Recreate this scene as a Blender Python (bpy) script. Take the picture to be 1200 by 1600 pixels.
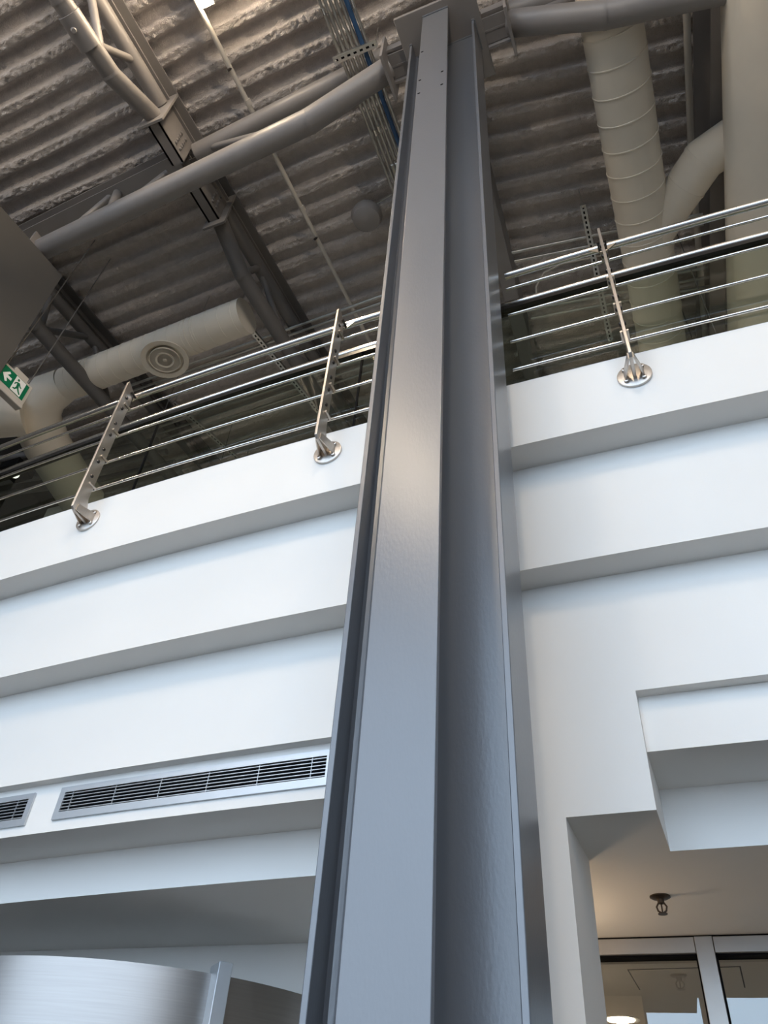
import bpy, bmesh, math, random
from mathutils import Vector, Matrix, noise

# ------------------------------------------------------------------ reset
for o in list(bpy.data.objects):
    bpy.data.objects.remove(o, do_unlink=True)
SC = bpy.context.scene
COL = SC.collection
random.seed(7)
ZC = 1.55                      # height of the camera above the floor; below, z is measured from the camera

# ------------------------------------------------------------------ camera
FPX, VPX, VPY, YAW = 1230.0, 708.7, -524.3, math.radians(24.5)
zc = Vector((VPX - 600, VPY - 800, FPX)).normalized()          # world up, in image axes (right, down, forward)
fw = Vector((0, 0, 1))
yc = (fw - zc * fw.dot(zc)).normalized()
xc = yc.cross(zc)
if xc.x < 0:
    xc = -xc
def to_world(e):
    a, b, c = e.dot(xc), e.dot(yc), e.dot(zc)
    return Vector((math.cos(YAW) * a - math.sin(YAW) * b, math.sin(YAW) * a + math.cos(YAW) * b, c))
cx, cy, cz = to_world(Vector((1, 0, 0))), to_world(Vector((0, -1, 0))), to_world(Vector((0, 0, -1)))
cam_d = bpy.data.cameras.new('camera')
cam = bpy.data.objects.new('camera', cam_d)
COL.objects.link(cam)
cam.matrix_world = Matrix(((cx.x, cy.x, cz.x, 0), (cx.y, cy.y, cz.y, 0), (cx.z, cy.z, cz.z, ZC), (0, 0, 0, 1)))
cam_d.sensor_fit = 'HORIZONTAL'
cam_d.sensor_width = 36.0
cam_d.lens = 36.0 * FPX / 1200.0
cam_d.clip_start = 0.05
SC.camera = cam

# ------------------------------------------------------------------ world and exposure
SKY = 4.2
LAMP = 150.0
PENDANT = 280.0
EXPOSURE = 0.0
w = bpy.data.worlds.new('sky')
SC.world = w
w.use_nodes = True
bg = w.node_tree.nodes['Background']
bg.inputs[0].default_value = (0.61, 0.785, 1.0, 1)
bg.inputs[1].default_value = SKY
vs = SC.view_settings
vs.view_transform = 'Standard'
vs.look = 'None'
vs.gamma = 1.0
vs.use_curve_mapping = False
vs.exposure = EXPOSURE

# ------------------------------------------------------------------ materials
MATS = {}
def mat(name, color, rough=0.5, metal=0.0, var=0.0, vscale=6.0, bump=0.0, bscale=60.0, stretch=(1, 1, 1), spec=0.5, coat=0.0, bdist=0.01):
    m = bpy.data.materials.new(name)
    m.use_nodes = True
    nt = m.node_tree
    b = nt.nodes['Principled BSDF']
    b.inputs['Base Color'].default_value = (*color, 1)
    b.inputs['Roughness'].default_value = rough
    b.inputs['Metallic'].default_value = metal
    b.inputs['Specular IOR Level'].default_value = spec
    b.inputs['Coat Weight'].default_value = coat
    tc = nt.nodes.new('ShaderNodeTexCoord')
    mp = nt.nodes.new('ShaderNodeMapping')
    mp.inputs['Scale'].default_value = stretch
    nt.links.new(tc.outputs['Object'], mp.inputs['Vector'])
    if var > 0:
        n = nt.nodes.new('ShaderNodeTexNoise')
        n.inputs['Scale'].default_value = vscale
        n.inputs['Detail'].default_value = 4
        nt.links.new(mp.outputs[0], n.inputs['Vector'])
        r = nt.nodes.new('ShaderNodeValToRGB')
        r.color_ramp.elements[0].position = 0.3
        r.color_ramp.elements[1].position = 0.7
        r.color_ramp.elements[0].color = (*[c * (1 - var) for c in color], 1)
        r.color_ramp.elements[1].color = (*[min(1, c * (1 + var)) for c in color], 1)
        nt.links.new(n.outputs['Fac'], r.inputs[0])
        nt.links.new(r.outputs[0], b.inputs['Base Color'])
    if bump > 0:
        n2 = nt.nodes.new('ShaderNodeTexNoise')
        n2.inputs['Scale'].default_value = bscale
        n2.inputs['Detail'].default_value = 5
        nt.links.new(mp.outputs[0], n2.inputs['Vector'])
        bp = nt.nodes.new('ShaderNodeBump')
        bp.inputs['Strength'].default_value = bump
        bp.inputs['Distance'].default_value = bdist
        nt.links.new(n2.outputs['Fac'], bp.inputs['Height'])
        nt.links.new(bp.outputs[0], b.inputs['Normal'])
    MATS[name] = m
    return m
def emit(name, color, strength):
    m = bpy.data.materials.new(name)
    m.use_nodes = True
    nt = m.node_tree
    nt.nodes.remove(nt.nodes['Principled BSDF'])
    e = nt.nodes.new('ShaderNodeEmission')
    e.inputs[0].default_value = (*color, 1)
    e.inputs[1].default_value = strength
    nt.links.new(e.outputs[0], nt.nodes['Material Output'].inputs[0])
    MATS[name] = m
    return m
def glass(name, tint, refl, rough=0.0):
    m = bpy.data.materials.new(name)
    m.use_nodes = True
    nt = m.node_tree
    nt.nodes.remove(nt.nodes['Principled BSDF'])
    t = nt.nodes.new('ShaderNodeBsdfTransparent')
    t.inputs[0].default_value = (*tint, 1)
    g = nt.nodes.new('ShaderNodeBsdfGlossy')
    g.inputs[0].default_value = (0.95, 1, 1, 1)
    g.inputs[1].default_value = rough
    f = nt.nodes.new('ShaderNodeFresnel')
    f.inputs[0].default_value = 1.5
    a = nt.nodes.new('ShaderNodeMath')
    a.operation = 'MULTIPLY_ADD'
    a.inputs[1].default_value = 1.0
    a.inputs[2].default_value = refl
    a.use_clamp = True
    nt.links.new(f.outputs[0], a.inputs[0])
    x = nt.nodes.new('ShaderNodeMixShader')
    ge = nt.nodes.new('ShaderNodeNewGeometry')       # only the outer face of a pane mirrors
    k = nt.nodes.new('ShaderNodeMath')
    k.operation = 'SUBTRACT'
    k.inputs[0].default_value = 1.0
    nt.links.new(ge.outputs['Backfacing'], k.inputs[1])
    k2 = nt.nodes.new('ShaderNodeMath')
    k2.operation = 'MULTIPLY'
    nt.links.new(a.outputs[0], k2.inputs[0])
    nt.links.new(k.outputs[0], k2.inputs[1])
    nt.links.new(k2.outputs[0], x.inputs[0])
    nt.links.new(t.outputs[0], x.inputs[1])
    nt.links.new(g.outputs[0], x.inputs[2])
    nt.links.new(x.outputs[0], nt.nodes['Material Output'].inputs[0])
    MATS[name] = m
    return m

mat('white_paint', (0.87, 0.835, 0.785), 0.6, var=0.012, vscale=2.5, bump=0.03, bscale=180, spec=0.3)
mat('beige_paint', (0.66, 0.60, 0.53), 0.7, var=0.02, vscale=3, spec=0.3)
mat('grey_wall_paint', (0.075, 0.070, 0.065), 0.7, var=0.02, vscale=3)
mat('column_paint', (0.128, 0.134, 0.148), 0.30, var=0.04, vscale=4, bump=0.05, bscale=110, stretch=(1, 1, 0.35), spec=1.0)
mat('truss_paint', (0.23, 0.213, 0.205), 0.42, var=0.04, vscale=5, bump=0.04, bscale=60)
mat('truss_shaded', (0.13, 0.121, 0.115), 0.45, var=0.05, vscale=5)  # darker copy of the truss paint, shade over the balcony put into the colour
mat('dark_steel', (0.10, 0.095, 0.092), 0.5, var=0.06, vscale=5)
mat('foam', (0.58, 0.535, 0.51), 0.95, var=0.08, vscale=14, bump=1.0, bscale=75, spec=0.1, bdist=0.018)
mat('duct_paint', (0.70, 0.64, 0.545), 0.55, var=0.025, vscale=4)
mat('pipe_paint', (0.58, 0.54, 0.48), 0.5, var=0.03, vscale=6)
mat('galvanised', (0.52, 0.52, 0.50), 0.32, 0.9, var=0.1, vscale=20)
mat('blue_conduit', (0.03, 0.085, 0.19), 0.4, var=0.1, vscale=20)
mat('stainless', (0.60, 0.55, 0.50), 0.42, 0.9, var=0.05, vscale=10, stretch=(30, 30, 1))
mat('polished_steel', (0.74, 0.72, 0.69), 0.17, 1.0, var=0.03, vscale=10)
mat('brushed_drum', (0.34, 0.315, 0.295), 0.38, 1.0, var=0.05, vscale=3, stretch=(1, 1, 40))
mat('black_gasket', (0.006, 0.006, 0.007), 0.7, var=0.1, spec=0.05)
mat('black_cap', (0.012, 0.012, 0.013), 0.25, 0.0, var=0.1)
mat('anodised', (0.47, 0.45, 0.425), 0.4, 0.75, var=0.03, vscale=8)
mat('vent_alu', (0.56, 0.58, 0.60), 0.4, 0.6, var=0.02, vscale=8)
mat('vent_dark', (0.006, 0.006, 0.007), 0.9, var=0.1, spec=0.0)
mat('bolt_dark', (0.10, 0.09, 0.085), 0.3, 0.9, var=0.1)
mat('bronze', (0.12, 0.09, 0.07), 0.35, 0.9, var=0.1)
mat('sign_body', (0.50, 0.46, 0.41), 0.5, var=0.03)
mat('sign_green', (0.0, 0.16, 0.07), 0.4, var=0.02)
mat('sign_white', (0.85, 0.85, 0.83), 0.4, var=0.02)
mat('floor_stone', (0.06, 0.057, 0.054), 0.45, var=0.06, vscale=2)
mat('outdoor_paving', (0.20, 0.19, 0.18), 0.8, var=0.08, vscale=1)
mat('mullion_paint', (0.30, 0.30, 0.31), 0.5, var=0.03)
emit('lamp_glow', (1.0, 0.80, 0.56), LAMP)
emit('upper_fill_glow', (1.0, 0.84, 0.66), 5.0)  # for the added fill lamps over the upper floor
emit('pendant_glow', (1.0, 0.83, 0.63), PENDANT)
emit('downlight_glow', (1.0, 0.82, 0.60), 45.0)
emit('lobby_glow', (1.0, 0.76, 0.52), 27.0)
emit('wall_light_glow', (1.0, 0.93, 0.70), 0.85)
emit('spot_glow', (1.0, 0.95, 0.9), 2.5)
glass('guard_glass', (0.74, 0.78, 0.72), 0.005)
glass('door_glass', (0.92, 0.92, 0.90), 0.10)

# ------------------------------------------------------------------ mesh builder
def V(*a):
    return Vector(a)
class MB:
    def __init__(self):
        self.v = []
        self.f = []
        self.s = []
    def add(self, verts, faces, smooth=False):
        o = len(self.v)
        self.v += [Vector(p) for p in verts]
        self.f += [tuple(i + o for i in q) for q in faces]
        self.s += [smooth] * len(faces)
        return self
    def hexa(self, p):         # 8 points: bottom ring 0..3, top ring 4..7
        return self.add(p, [(0, 3, 2, 1), (4, 5, 6, 7), (0, 1, 5, 4), (1, 2, 6, 5), (2, 3, 7, 6), (3, 0, 4, 7)])
    def box(self, x0, x1, y0, y1, z0, z1):
        return self.hexa([(x0, y0, z0), (x1, y0, z0), (x1, y1, z0), (x0, y1, z0), (x0, y0, z1), (x1, y0, z1), (x1, y1, z1), (x0, y1, z1)])
    def obox(self, c, a, b, n, ha, hb, hn):   # oriented box
        c, a, b, n = Vector(c), Vector(a).normalized() * ha, Vector(b).normalized() * hb, Vector(n).normalized() * hn
        return self.hexa([c - a - b - n, c + a - b - n, c + a + b - n, c - a + b - n, c - a - b + n, c + a - b + n, c + a + b + n, c - a + b + n])
    def bar(self, p, q, wd, ht, up=(0, 0, 1)):   # box section from p to q
        p, q = Vector(p), Vector(q)
        d = (q - p)
        u = Vector(up)
        side = d.cross(u).normalized()
        u = side.cross(d).normalized()
        return self.obox((p + q) / 2, d, side, u, d.length / 2, wd / 2, ht / 2)
    def tube(self, pts, r, n=12, caps=True):
        pts = [Vector(p) for p in pts]
        rs = r if isinstance(r, (list, tuple)) else [r] * len(pts)
        rings = []
        ref = None
        for i, p in enumerate(pts):
            if i == 0: t = pts[1] - p
            elif i == len(pts) - 1: t = p - pts[i - 1]
            else: t = (pts[i + 1] - p).normalized() + (p - pts[i - 1]).normalized()
            t.normalize()
            if ref is None:
                ref = Vector((0, 0, 1)) if abs(t.z) < 0.9 else Vector((1, 0, 0))
            a = (ref - t * ref.dot(t)).normalized()
            ref = a
            b = t.cross(a)
            k = 1.0
            if 0 < i < len(pts) - 1:
                c = max(0.5, t.dot((pts[i + 1] - p).normalized()))
                k = 1 / c
            rings.append([p + (a * math.cos(2 * math.pi * j / n) + b * math.sin(2 * math.pi * j / n)) * rs[i] * (k if k < 1.3 else 1.3) for j in range(n)])
        vs_, fs = [], []
        for rg in rings: vs_ += rg
        for i in range(len(rings) - 1):
            for j in range(n):
                k = (j + 1) % n
                fs.append((i * n + j, i * n + k, (i + 1) * n + k, (i + 1) * n + j))
        self.add(vs_, fs, True)
        if caps:
            self.add(rings[0], [tuple(range(n))[::-1]])
            self.add(rings[-1], [tuple(range(n))])
        return self
    def cyl(self, p, q, r, n=16):
        return self.tube([p, q], r, n)
    def lathe(self, c, ax, prof, n=24):      # prof: (radius, height along ax)
        c, ax = Vector(c), Vector(ax).normalized()
        a = ax.orthogonal().normalized()
        b = ax.cross(a)
        vs_ = []
        for (r, h) in prof:
            for j in range(n):
                t = 2 * math.pi * j / n
                vs_.append(c + ax * h + (a * math.cos(t) + b * math.sin(t)) * r)
        fs = []
        for i in range(len(prof) - 1):
            for j in range(n):
                k = (j + 1) % n
                fs.append((i * n + j, i * n + k, (i + 1) * n + k, (i + 1) * n + j))
        self.add(vs_, fs, True)
        if prof[0][0] > 1e-4: self.add(vs_[:n], [tuple(range(n))[::-1]])
        if prof[-1][0] > 1e-4: self.add(vs_[-n:], [tuple(range(n))])
        return self
    def prism(self, poly, ext):              # planar polygon extruded by a vector
        ext = Vector(ext)
        poly = [Vector(p) for p in poly]
        n = len(poly)
        self.add(poly + [p + ext for p in poly], [tuple(range(n))[::-1], tuple(range(n, 2 * n))] + [(i, (i + 1) % n, n + (i + 1) % n, n + i) for i in range(n)])
        return self
    def build(self, name, m, parent=None, origin=None, bevel=0.0, fix=True):
        if origin is None:
            if parent is not None: origin = Vector(parent['_o'])
            else:
                xs = [p.x for p in self.v]; ys_ = [p.y for p in self.v]; zs = [p.z for p in self.v]
                origin = Vector(((min(xs) + max(xs)) / 2, (min(ys_) + max(ys_)) / 2, min(zs)))
        origin = Vector(origin)
        me = bpy.data.meshes.new(name)
        me.from_pydata([p - origin for p in self.v], [], self.f)
        for p, s in zip(me.polygons, self.s): p.use_smooth = s
        if fix:
            bm = bmesh.new(); bm.from_mesh(me)
            bmesh.ops.recalc_face_normals(bm, faces=bm.faces)
            bm.to_mesh(me); bm.free()
            me.set_sharp_from_angle(angle=math.radians(38))
        me.materials.append(MATS[m])
        o = bpy.data.objects.new(name, me)
        COL.objects.link(o)
        o['_o'] = list(origin)
        if parent is not None:
            o.parent = parent
            o.location = origin - Vector(parent['_o'])
        else:
            o.location = origin + Vector((0, 0, ZC))
        if bevel > 0:
            b = o.modifiers.new('bevel', 'BEVEL')
            b.width = bevel
            b.segments = 2
            b.limit_method = 'ANGLE'
        return o
def empty(name, loc):
    o = bpy.data.objects.new(name, None)
    COL.objects.link(o)
    o.location = Vector(loc) + Vector((0, 0, ZC))
    o['_o'] = list(loc)
    o.empty_display_size = 0.1
    return o
def tag(o, label, cat, group=None, kind=None):
    o['label'] = label
    o['category'] = cat
    if group: o['group'] = group
    if kind: o['kind'] = kind
    return o
def struct(o, label=None):
    o['kind'] = 'structure'
    if label: o['label'] = label
    return o

# ------------------------------------------------------------------ the curved wall (concentric faces about a far centre)
RW, XW, YW = 44.5, -0.737, 2.45
def ys(x, d):
    return YW + RW - math.sqrt((RW - d) ** 2 - (x - XW) ** 2)
def cw(x, d, z):
    return Vector((x, ys(x, d), z))
def cbox(mb, x0, x1, d0, d1, z0, z1, n=None):
    n = n or max(1, int((x1 - x0) / 0.25))
    vs_, fs = [], []
    for i in range(n + 1):
        x = x0 + (x1 - x0) * i / n
        vs_ += [cw(x, d0, z0), cw(x, d1, z0), cw(x, d1, z1), cw(x, d0, z1)]
    for i in range(n):
        a = i * 4
        for j in range(4):
            k = (j + 1) % 4
            fs.append((a + j, a + 4 + j, a + 4 + k, a + k))
    fs += [(0, 1, 2, 3), (n * 4 + 3, n * 4 + 2, n * 4 + 1, n * 4)]
    return mb.add(vs_, fs)
def cprofile(mb, x0, x1, prof, n=None):
    n = n or max(1, int((x1 - x0) / 0.25))
    k = len(prof)
    vs_, fs = [], []
    for i in range(n + 1):
        x = x0 + (x1 - x0) * i / n
        vs_ += [cw(x, d, z) for d, z in prof]
    for i in range(n):
        for j in range(k):
            q = (j + 1) % k
            fs.append((i * k + j, (i + 1) * k + j, (i + 1) * k + q, i * k + q))
    fs += [tuple(range(k)), tuple(range(n * k, n * k + k))[::-1]]
    return mb.add(vs_, fs)

FLOOR = -ZC
ZT, Z1, Z2, Z3, Z4, Z5 = 3.185, 2.728, 2.125, 1.5645, 1.320, 1.120
DECK = 8.27

# stepped fascia left of the column
m = MB()
cprofile(m, -9.0, -0.72, [(0, ZT), (0, Z1), (0.156, Z1), (0.156, Z2), (0.326, Z2), (0.326, Z3), (0.375, Z3), (0.375, Z4), (0.66, Z4), (0.66, Z5), (1.9, Z5), (1.9, ZT)])
struct(m.build('wall_left', 'white_paint', fix=True), 'white stepped balcony fascia left of the steel column')
# plain back wall under the soffit
m = MB()
def yb(x): return 4.055 + 0.045 * (x + 2.08)
m.hexa([(-9, yb(-9), FLOOR), (-1.05, yb(-1.05), FLOOR), (-1.05, yb(-1.05) + 0.2, FLOOR), (-9, yb(-9) + 0.2, FLOOR),
        (-9, yb(-9), Z5), (-1.05, yb(-1.05), Z5), (-1.05, yb(-1.05) + 0.2, Z5), (-9, yb(-9) + 0.2, Z5)])
struct(m.build('wall_back', 'white_paint'), 'white wall under the deep soffit behind the steel drum')
# right of the column: fascia, pier, doorway with a stepped recess over it
m = MB()
XR = 5.0
XJ, XN, XE = -0.4635, -0.160, 2.2       # door jamb, left end of the recess, far jamb
cprofile(m, -0.72, XR, [(0, ZT), (0, Z1), (0.156, Z1), (0.156, Z2), (0.295, Z2), (0.295, 1.572), (1.9, 1.572), (1.9, ZT)])
cbox(m, -0.72, XJ, 0.295, 0.72, FLOOR, 1.572)
cbox(m, XJ, XN, 0.295, 1.9, Z5, 1.572)
cbox(m, -1.05, XJ, 0.72, 1.9, Z5, 1.572)
cbox(m, XN, XE, 0.348, 1.9, 1.352, 1.572)
cbox(m, XN, XE, 0.68, 1.9, Z5, 1.352)
cbox(m, XE, XR, 0.295, 1.9, FLOOR, 1.572)
struct(m.build('wall_right', 'white_paint', fix=True), 'white wall with a stepped recess over the doorway right of the column')
m = MB()
m.box(-1.05, -0.95, 3.16, 4.30, FLOOR, Z5)
struct(m.build('wall_lobby', 'beige_paint'), 'side wall of the door lobby hidden behind the pier')

# floors
m = MB(); m.box(-9.2, 6.2, -6.6, 4.6, FLOOR - 0.2, FLOOR)
struct(m.build('floor', 'floor_stone'))
m = MB(); cbox(m, -9.0, XR, 1.9, 4.4, 2.80, ZT)
struct(m.build('floor.001', 'floor_stone'), 'upper floor slab behind the balcony')
m = MB(); m.box(-60, 60, -60, -6.7, FLOOR - 0.4, FLOOR - 0.12)
struct(m.build('ground', 'outdoor_paving'), 'paving outside the glazed front')

# far walls of the hall
m = MB(); m.box(-9.3, -9.0, -6.6, 7.4, FLOOR, 8.6)
struct(m.build('wall_side_left', 'grey_wall_paint'))
m = MB(); m.box(6.0, 6.3, -6.6, 7.4, FLOOR, 8.6)
struct(m.build('wall_side_right', 'grey_wall_paint'))
m = MB(); m.box(-9.0, 6.0, 6.55, 6.8, ZT, 8.6)
struct(m.build('wall_upper_back', 'beige_paint'), 'beige wall at the back of the upper floor')

# glazed front behind the viewer
win = struct(empty('window_1', (-1.5, -6.5, FLOOR)), 'glazed hall front behind the viewer')
for i in range(9):
    x = -9.0 + i * 15.0 / 8
    MB().box(x - 0.04, x + 0.04, -6.6, -6.42, FLOOR, 8.3).build('mullion', 'mullion_paint', win)
for z in (FLOOR + 0.1, 0.9, 3.4, 5.9, 8.2):
    MB().box(-9.0, 6.0, -6.56, -6.46, z - 0.04, z + 0.04).build('transom', 'mullion_paint', win)

# interior room behind the glazed door
def yd(x, off=0.0): return 4.195 + 0.05 * x + off
m = MB()
m.box(-1.05, 2.2, 4.45, 7.2, Z5, Z5 + 0.18)
ceil_in = struct(m.build('ceiling_inner', 'beige_paint'), 'beige ceiling of the room behind the glass door')
MB().box(-0.555, -0.015, 4.76, 5.17, Z5 - 0.006, Z5 + 0.01).build('access_panel', 'beige_paint', ceil_in, bevel=0.003)
g = MB()
for (a, b, c, d) in ((-0.562, -0.552, 4.75, 5.18), (-0.018, -0.008, 4.75, 5.18), (-0.562, -0.008, 4.75, 4.76), (-0.562, -0.008, 5.17, 5.18)):
    g.box(a, b, c, d, Z5 - 0.002, Z5 + 0.01)
g.build('panel_joint', 'black_gasket', ceil_in)
m = MB(); m.box(-1.25, -1.05, 4.3, 7.4, FLOOR, Z5 + 0.18); m.box(2.2, 2.4, 4.4, 7.4, FLOOR, Z5 + 0.18); m.box(-1.25, 2.4, 7.2, 7.4, FLOOR, Z5 + 0.18)
struct(m.build('wall_inner', 'beige_paint'))
m = MB(); m.box(-1.25, 2.4, 4.6, 7.4, FLOOR - 0.2, FLOOR)
struct(m.build('floor.002', 'beige_paint'), 'pale floor of the room behind the glass door')

# ------------------------------------------------------------------ foam-sprayed corrugated roof deck
def edge_x(y): return -0.74 - (y - 2.1) * math.tan(math.radians(2.2))
def deck(name, sgn, ang, length, y0, y1, label, du=0.03, dv=0.02):
    a = math.radians(ang)
    P = 0.238
    nu, nv = int(length / du), int((y1 - y0) / dv)
    vs_, fs = [], []
    for j in range(nv + 1):
        y = y0 + (y1 - y0) * j / nv
        ex = edge_x(y)
        for i in range(nu + 1):
            t = sgn * length * i / nu
            x, yy = ex + t * math.cos(a), y + t * math.sin(a)
            wob = 0.012 * noise.noise((x * 1.7, yy * 3.0, 3.1 + ang))
            ph = ((y + wob) / P) % 1.0
            if ph < 0.36: h = 0.0                       # valley
            elif ph < 0.50: h = (ph - 0.36) / 0.14
            elif ph < 0.80: h = 1.0
            elif ph < 0.96: h = (0.96 - ph) / 0.16
            else: h = 0.0
            h = h * h * (3 - 2 * h)
            n1 = 1.6 * abs(noise.noise((x * 17, yy * 17, 1.0))) + 1.2 * abs(noise.noise((x * 36, yy * 36, 5.0))) - 0.7
            n2 = noise.noise((x * 5, yy * 5, 9.0))
            z = DECK - 0.084 * h - (0.006 + 0.015 * h) * n1 - 0.003 * n2
            vs_.append((x, yy, z))
    for j in range(nv):
        for i in range(nu):
            q = j * (nu + 1) + i
            fs.append((q, q + 1, q + nu + 2, q + nu + 1))
    o = MB().add(vs_, fs, True).build(name, 'foam', fix=False)
    return struct(o, label)
deck('ceiling', -1, -2.5, 7.2, 0.0, 6.7, 'grey foam-sprayed ribbed roof deck left of the column', 0.017, 0.0125)
deck('ceiling.001', 1, 7.0, 3.6, 0.0, 6.7, 'grey foam-sprayed ribbed roof deck right of the column', 0.017, 0.0125)
deck('ceiling.002', -1, -2.5, 8.6, -7.0, 0.0, 'ribbed roof deck over the viewer, left', 0.2, 0.034)
deck('ceiling.003', 1, 7.0, 7.0, -7.6, 0.0, 'ribbed roof deck over the viewer, right', 0.2, 0.034)
m = MB(); m.box(-9.3, 6.3, -6.8, 7.5, DECK + 0.16, DECK + 0.3)
struct(m.build('roof', 'grey_wall_paint'), 'roof slab above the ribbed deck')

# ------------------------------------------------------------------ steel column
CX, CY, HD, BF, TF, TWB = -0.737, 2.105, 0.283, 0.120, 0.021, 0.013
CAP = 7.5
col = tag(empty('steel_column', (CX, CY, FLOOR)), 'tall grey painted cruciform steel column in front of the balcony', 'column')
def pl(name, x0, x1, y0, y1, z0=FLOOR, z1=CAP, bv=0.003):
    return MB().box(x0, x1, y0, y1, z0, z1).build(name, 'column_paint', col, bevel=bv)
ff = pl('flange', CX - 0.112, CX + 0.110, CY - HD, CY - HD + TF)
pl('flange', CX - 0.112, CX + 0.110, CY + HD - TF, CY + HD)
pl('flange', CX - HD, CX - HD + TF, CY - BF, CY + BF)
pl('flange', CX + HD - TF, CX + HD, CY - BF, CY + BF)
pl('web', CX - TWB, CX + TWB, CY - HD + TF, CY + HD - TF, bv=0)
pl('web', CX - HD + TF, CX - TWB, CY - 0.011, CY + 0.011, bv=0)
pl('web', CX + TWB, CX + HD - TF, CY - 0.011, CY + 0.011, bv=0)
# fillets where web meets flange
for sx in (-1, 1):
    xf = CX + sx * (HD - TF)
    mf = MB()
    mf.prism([(xf, CY - 0.011, FLOOR), (xf - sx * 0.020, CY - 0.011, FLOOR), (xf - sx * 0.007, CY - 0.017, FLOOR), (xf, CY - 0.031, FLOOR)], (0, 0, CAP - FLOOR))
    mf.build('fillet', 'column_paint', col)
cap = MB().box(-1.085, -0.395, 1.755, 2.455, CAP, CAP + 0.05).build('cap_plate', 'truss_paint', col, bevel=0.004)
# weld beads under the cap plate
wb = MB()
for (p, q) in (((CX - 0.112, CY - HD - 0.004, CAP), (CX + 0.110, CY - HD - 0.004, CAP)), ((CX - HD - 0.003, CY - BF, CAP), (CX - HD - 0.003, CY + BF, CAP)),
               ((CX + HD + 0.003, CY - BF, CAP), (CX + HD + 0.003, CY + BF, CAP)), ((CX + TWB, CY - 0.014, CAP), (CX + HD - TF, CY - 0.014, CAP)), ((CX - HD + TF, CY - 0.014, CAP), (CX - TWB, CY - 0.014, CAP)),
               ((CX - HD, CY - BF - 0.003, CAP), (CX - HD + TF, CY - BF - 0.003, CAP)), ((CX + HD - TF, CY - BF - 0.003, CAP), (CX + HD, CY - BF - 0.003, CAP))):
    wb.tube([p, q], 0.008, 8)
wb.build('weld', 'column_paint', cap)
# bolt holes near the top of the front flange
for (hx, hz) in ((-0.827, 6.62), (-0.827, 6.02), (-0.827, 5.77), (-0.662, 6.02), (-0.662, 5.77)):
    MB().cyl((hx, CY - HD - 0.0012, hz), (hx, CY - HD + 0.004, hz), 0.0105, 14).build('bolt_hole', 'black_gasket', ff)
# head of the column above the cap plate
m = MB(); m.box(CX - 0.10, CX + 0.10, CY - 0.10, CY + 0.10, CAP + 0.05, DECK - 0.06)
m.build('head_stub', 'truss_paint', col)

# ------------------------------------------------------------------ ring trusses between the columns
def ring_truss(label, low, up, ends, diags, beam=None):
    t = tag(empty('ring_truss', low[0]), label, 'truss', 'ring trusses at the column heads')
    MB().tube(low, 0.105, 28).build('lower_chord', 'truss_paint', t)
    MB().tube(up, 0.095, 24).build('upper_chord', 'truss_paint', t)
    if beam:
        b = MB()
        p, q = Vector(beam[0]), Vector(beam[1])
        d = (q - p).normalized(); s = d.cross(V(0, 0, 1)).normalized()
        b.bar(p, q, 0.24, 0.02); b.bar(p + V(0, 0, 0.26), q + V(0, 0, 0.26), 0.24, 0.02); b.bar(p + V(0, 0, 0.13), q + V(0, 0, 0.13), 0.016, 0.24)
        b.build('edge_beam', 'truss_paint', t)
    # joint rings at the chord kinks
    for p, q in ((low[0], low[1]), (low[2], low[1])):
        pass
    j = Vector(low[1]); d = (Vector(low[2]) - Vector(low[0])).normalized()
    MB().tube([j - d * 0.012, j + d * 0.012], 0.110, 28).build('weld', 'truss_paint', t)
    # end plates and stub
    for (x, ym, z) in ends:
        sg = 1 if x > CX else -1
        if abs(x - CX) > 2: sg = 1
        pz, py_ = (0.30, 0.19) if abs(x - CX) < 2 else (0.14, 0.15)
        MB().box(x - 0.012, x + 0.012, ym - py_, ym + py_, z - (0.22 if pz > 0.2 else 0.15), z + pz).build('end_plate', 'truss_paint', t, bevel=0.003)
        if abs(x - CX) < 2:
            xa = CX + sg * 0.10
            st = MB()
            x0, x1 = min(x, xa), max(x, xa)
            st.box(x0, x1, ym - 0.10, ym + 0.10, z - 0.015 + 0.05, z + 0.005 + 0.05)
            st.box(x0, x1, ym - 0.10, ym + 0.10, z + 0.26, z + 0.28)
            st.box(x0, x1, ym - 0.008, ym + 0.008, z + 0.03, z + 0.27)
            st.build('stub_beam', 'truss_paint', t)
            xs0, xs1 = (CX + sg * 0.345, x)
            MB().box(min(xs0, xs1), max(xs0, xs1), ym - 0.125, ym - 0.105, z + 0.09, z + 0.22).build('side_plate', 'truss_paint', t)
            MB().box(min(xs0, xs1), max(xs0, xs1), ym + 0.105, ym + 0.125, z - 0.03, z + 0.22).build('side_plate', 'truss_paint', t)
    for (p, q, r) in diags:
        MB().tube([p, q], r, 12).build('diagonal', 'truss_paint', t)
    return t
ring_truss('grey pipe ring truss running left from the column head',
           [(-1.27, 2.115, 7.58), (-2.01, 2.15, 7.17), (-5.12, 2.35, 7.18)],
           [(-1.27, 2.115, 7.95), (-1.90, 2.16, 7.94), (-3.40, 2.25, 7.87)],
           [(-1.255, 2.11, 7.54), (-5.13, 2.35, 7.16)],
           [((-2.05, 2.15, 7.17), (-3.20, 2.24, 7.82), 0.035), ((-4.30, 2.31, 7.19), (-3.72, 2.27, 7.72), 0.032), ((-4.95, 2.34, 7.20), (-4.45, 2.32, 7.95), 0.03), ((-4.30, 2.31, 7.20), (-4.42, 2.32, 7.95), 0.045)],
           beam=((-3.60, 2.30, 7.86), (-6.0, 2.46, 7.86)))
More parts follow.
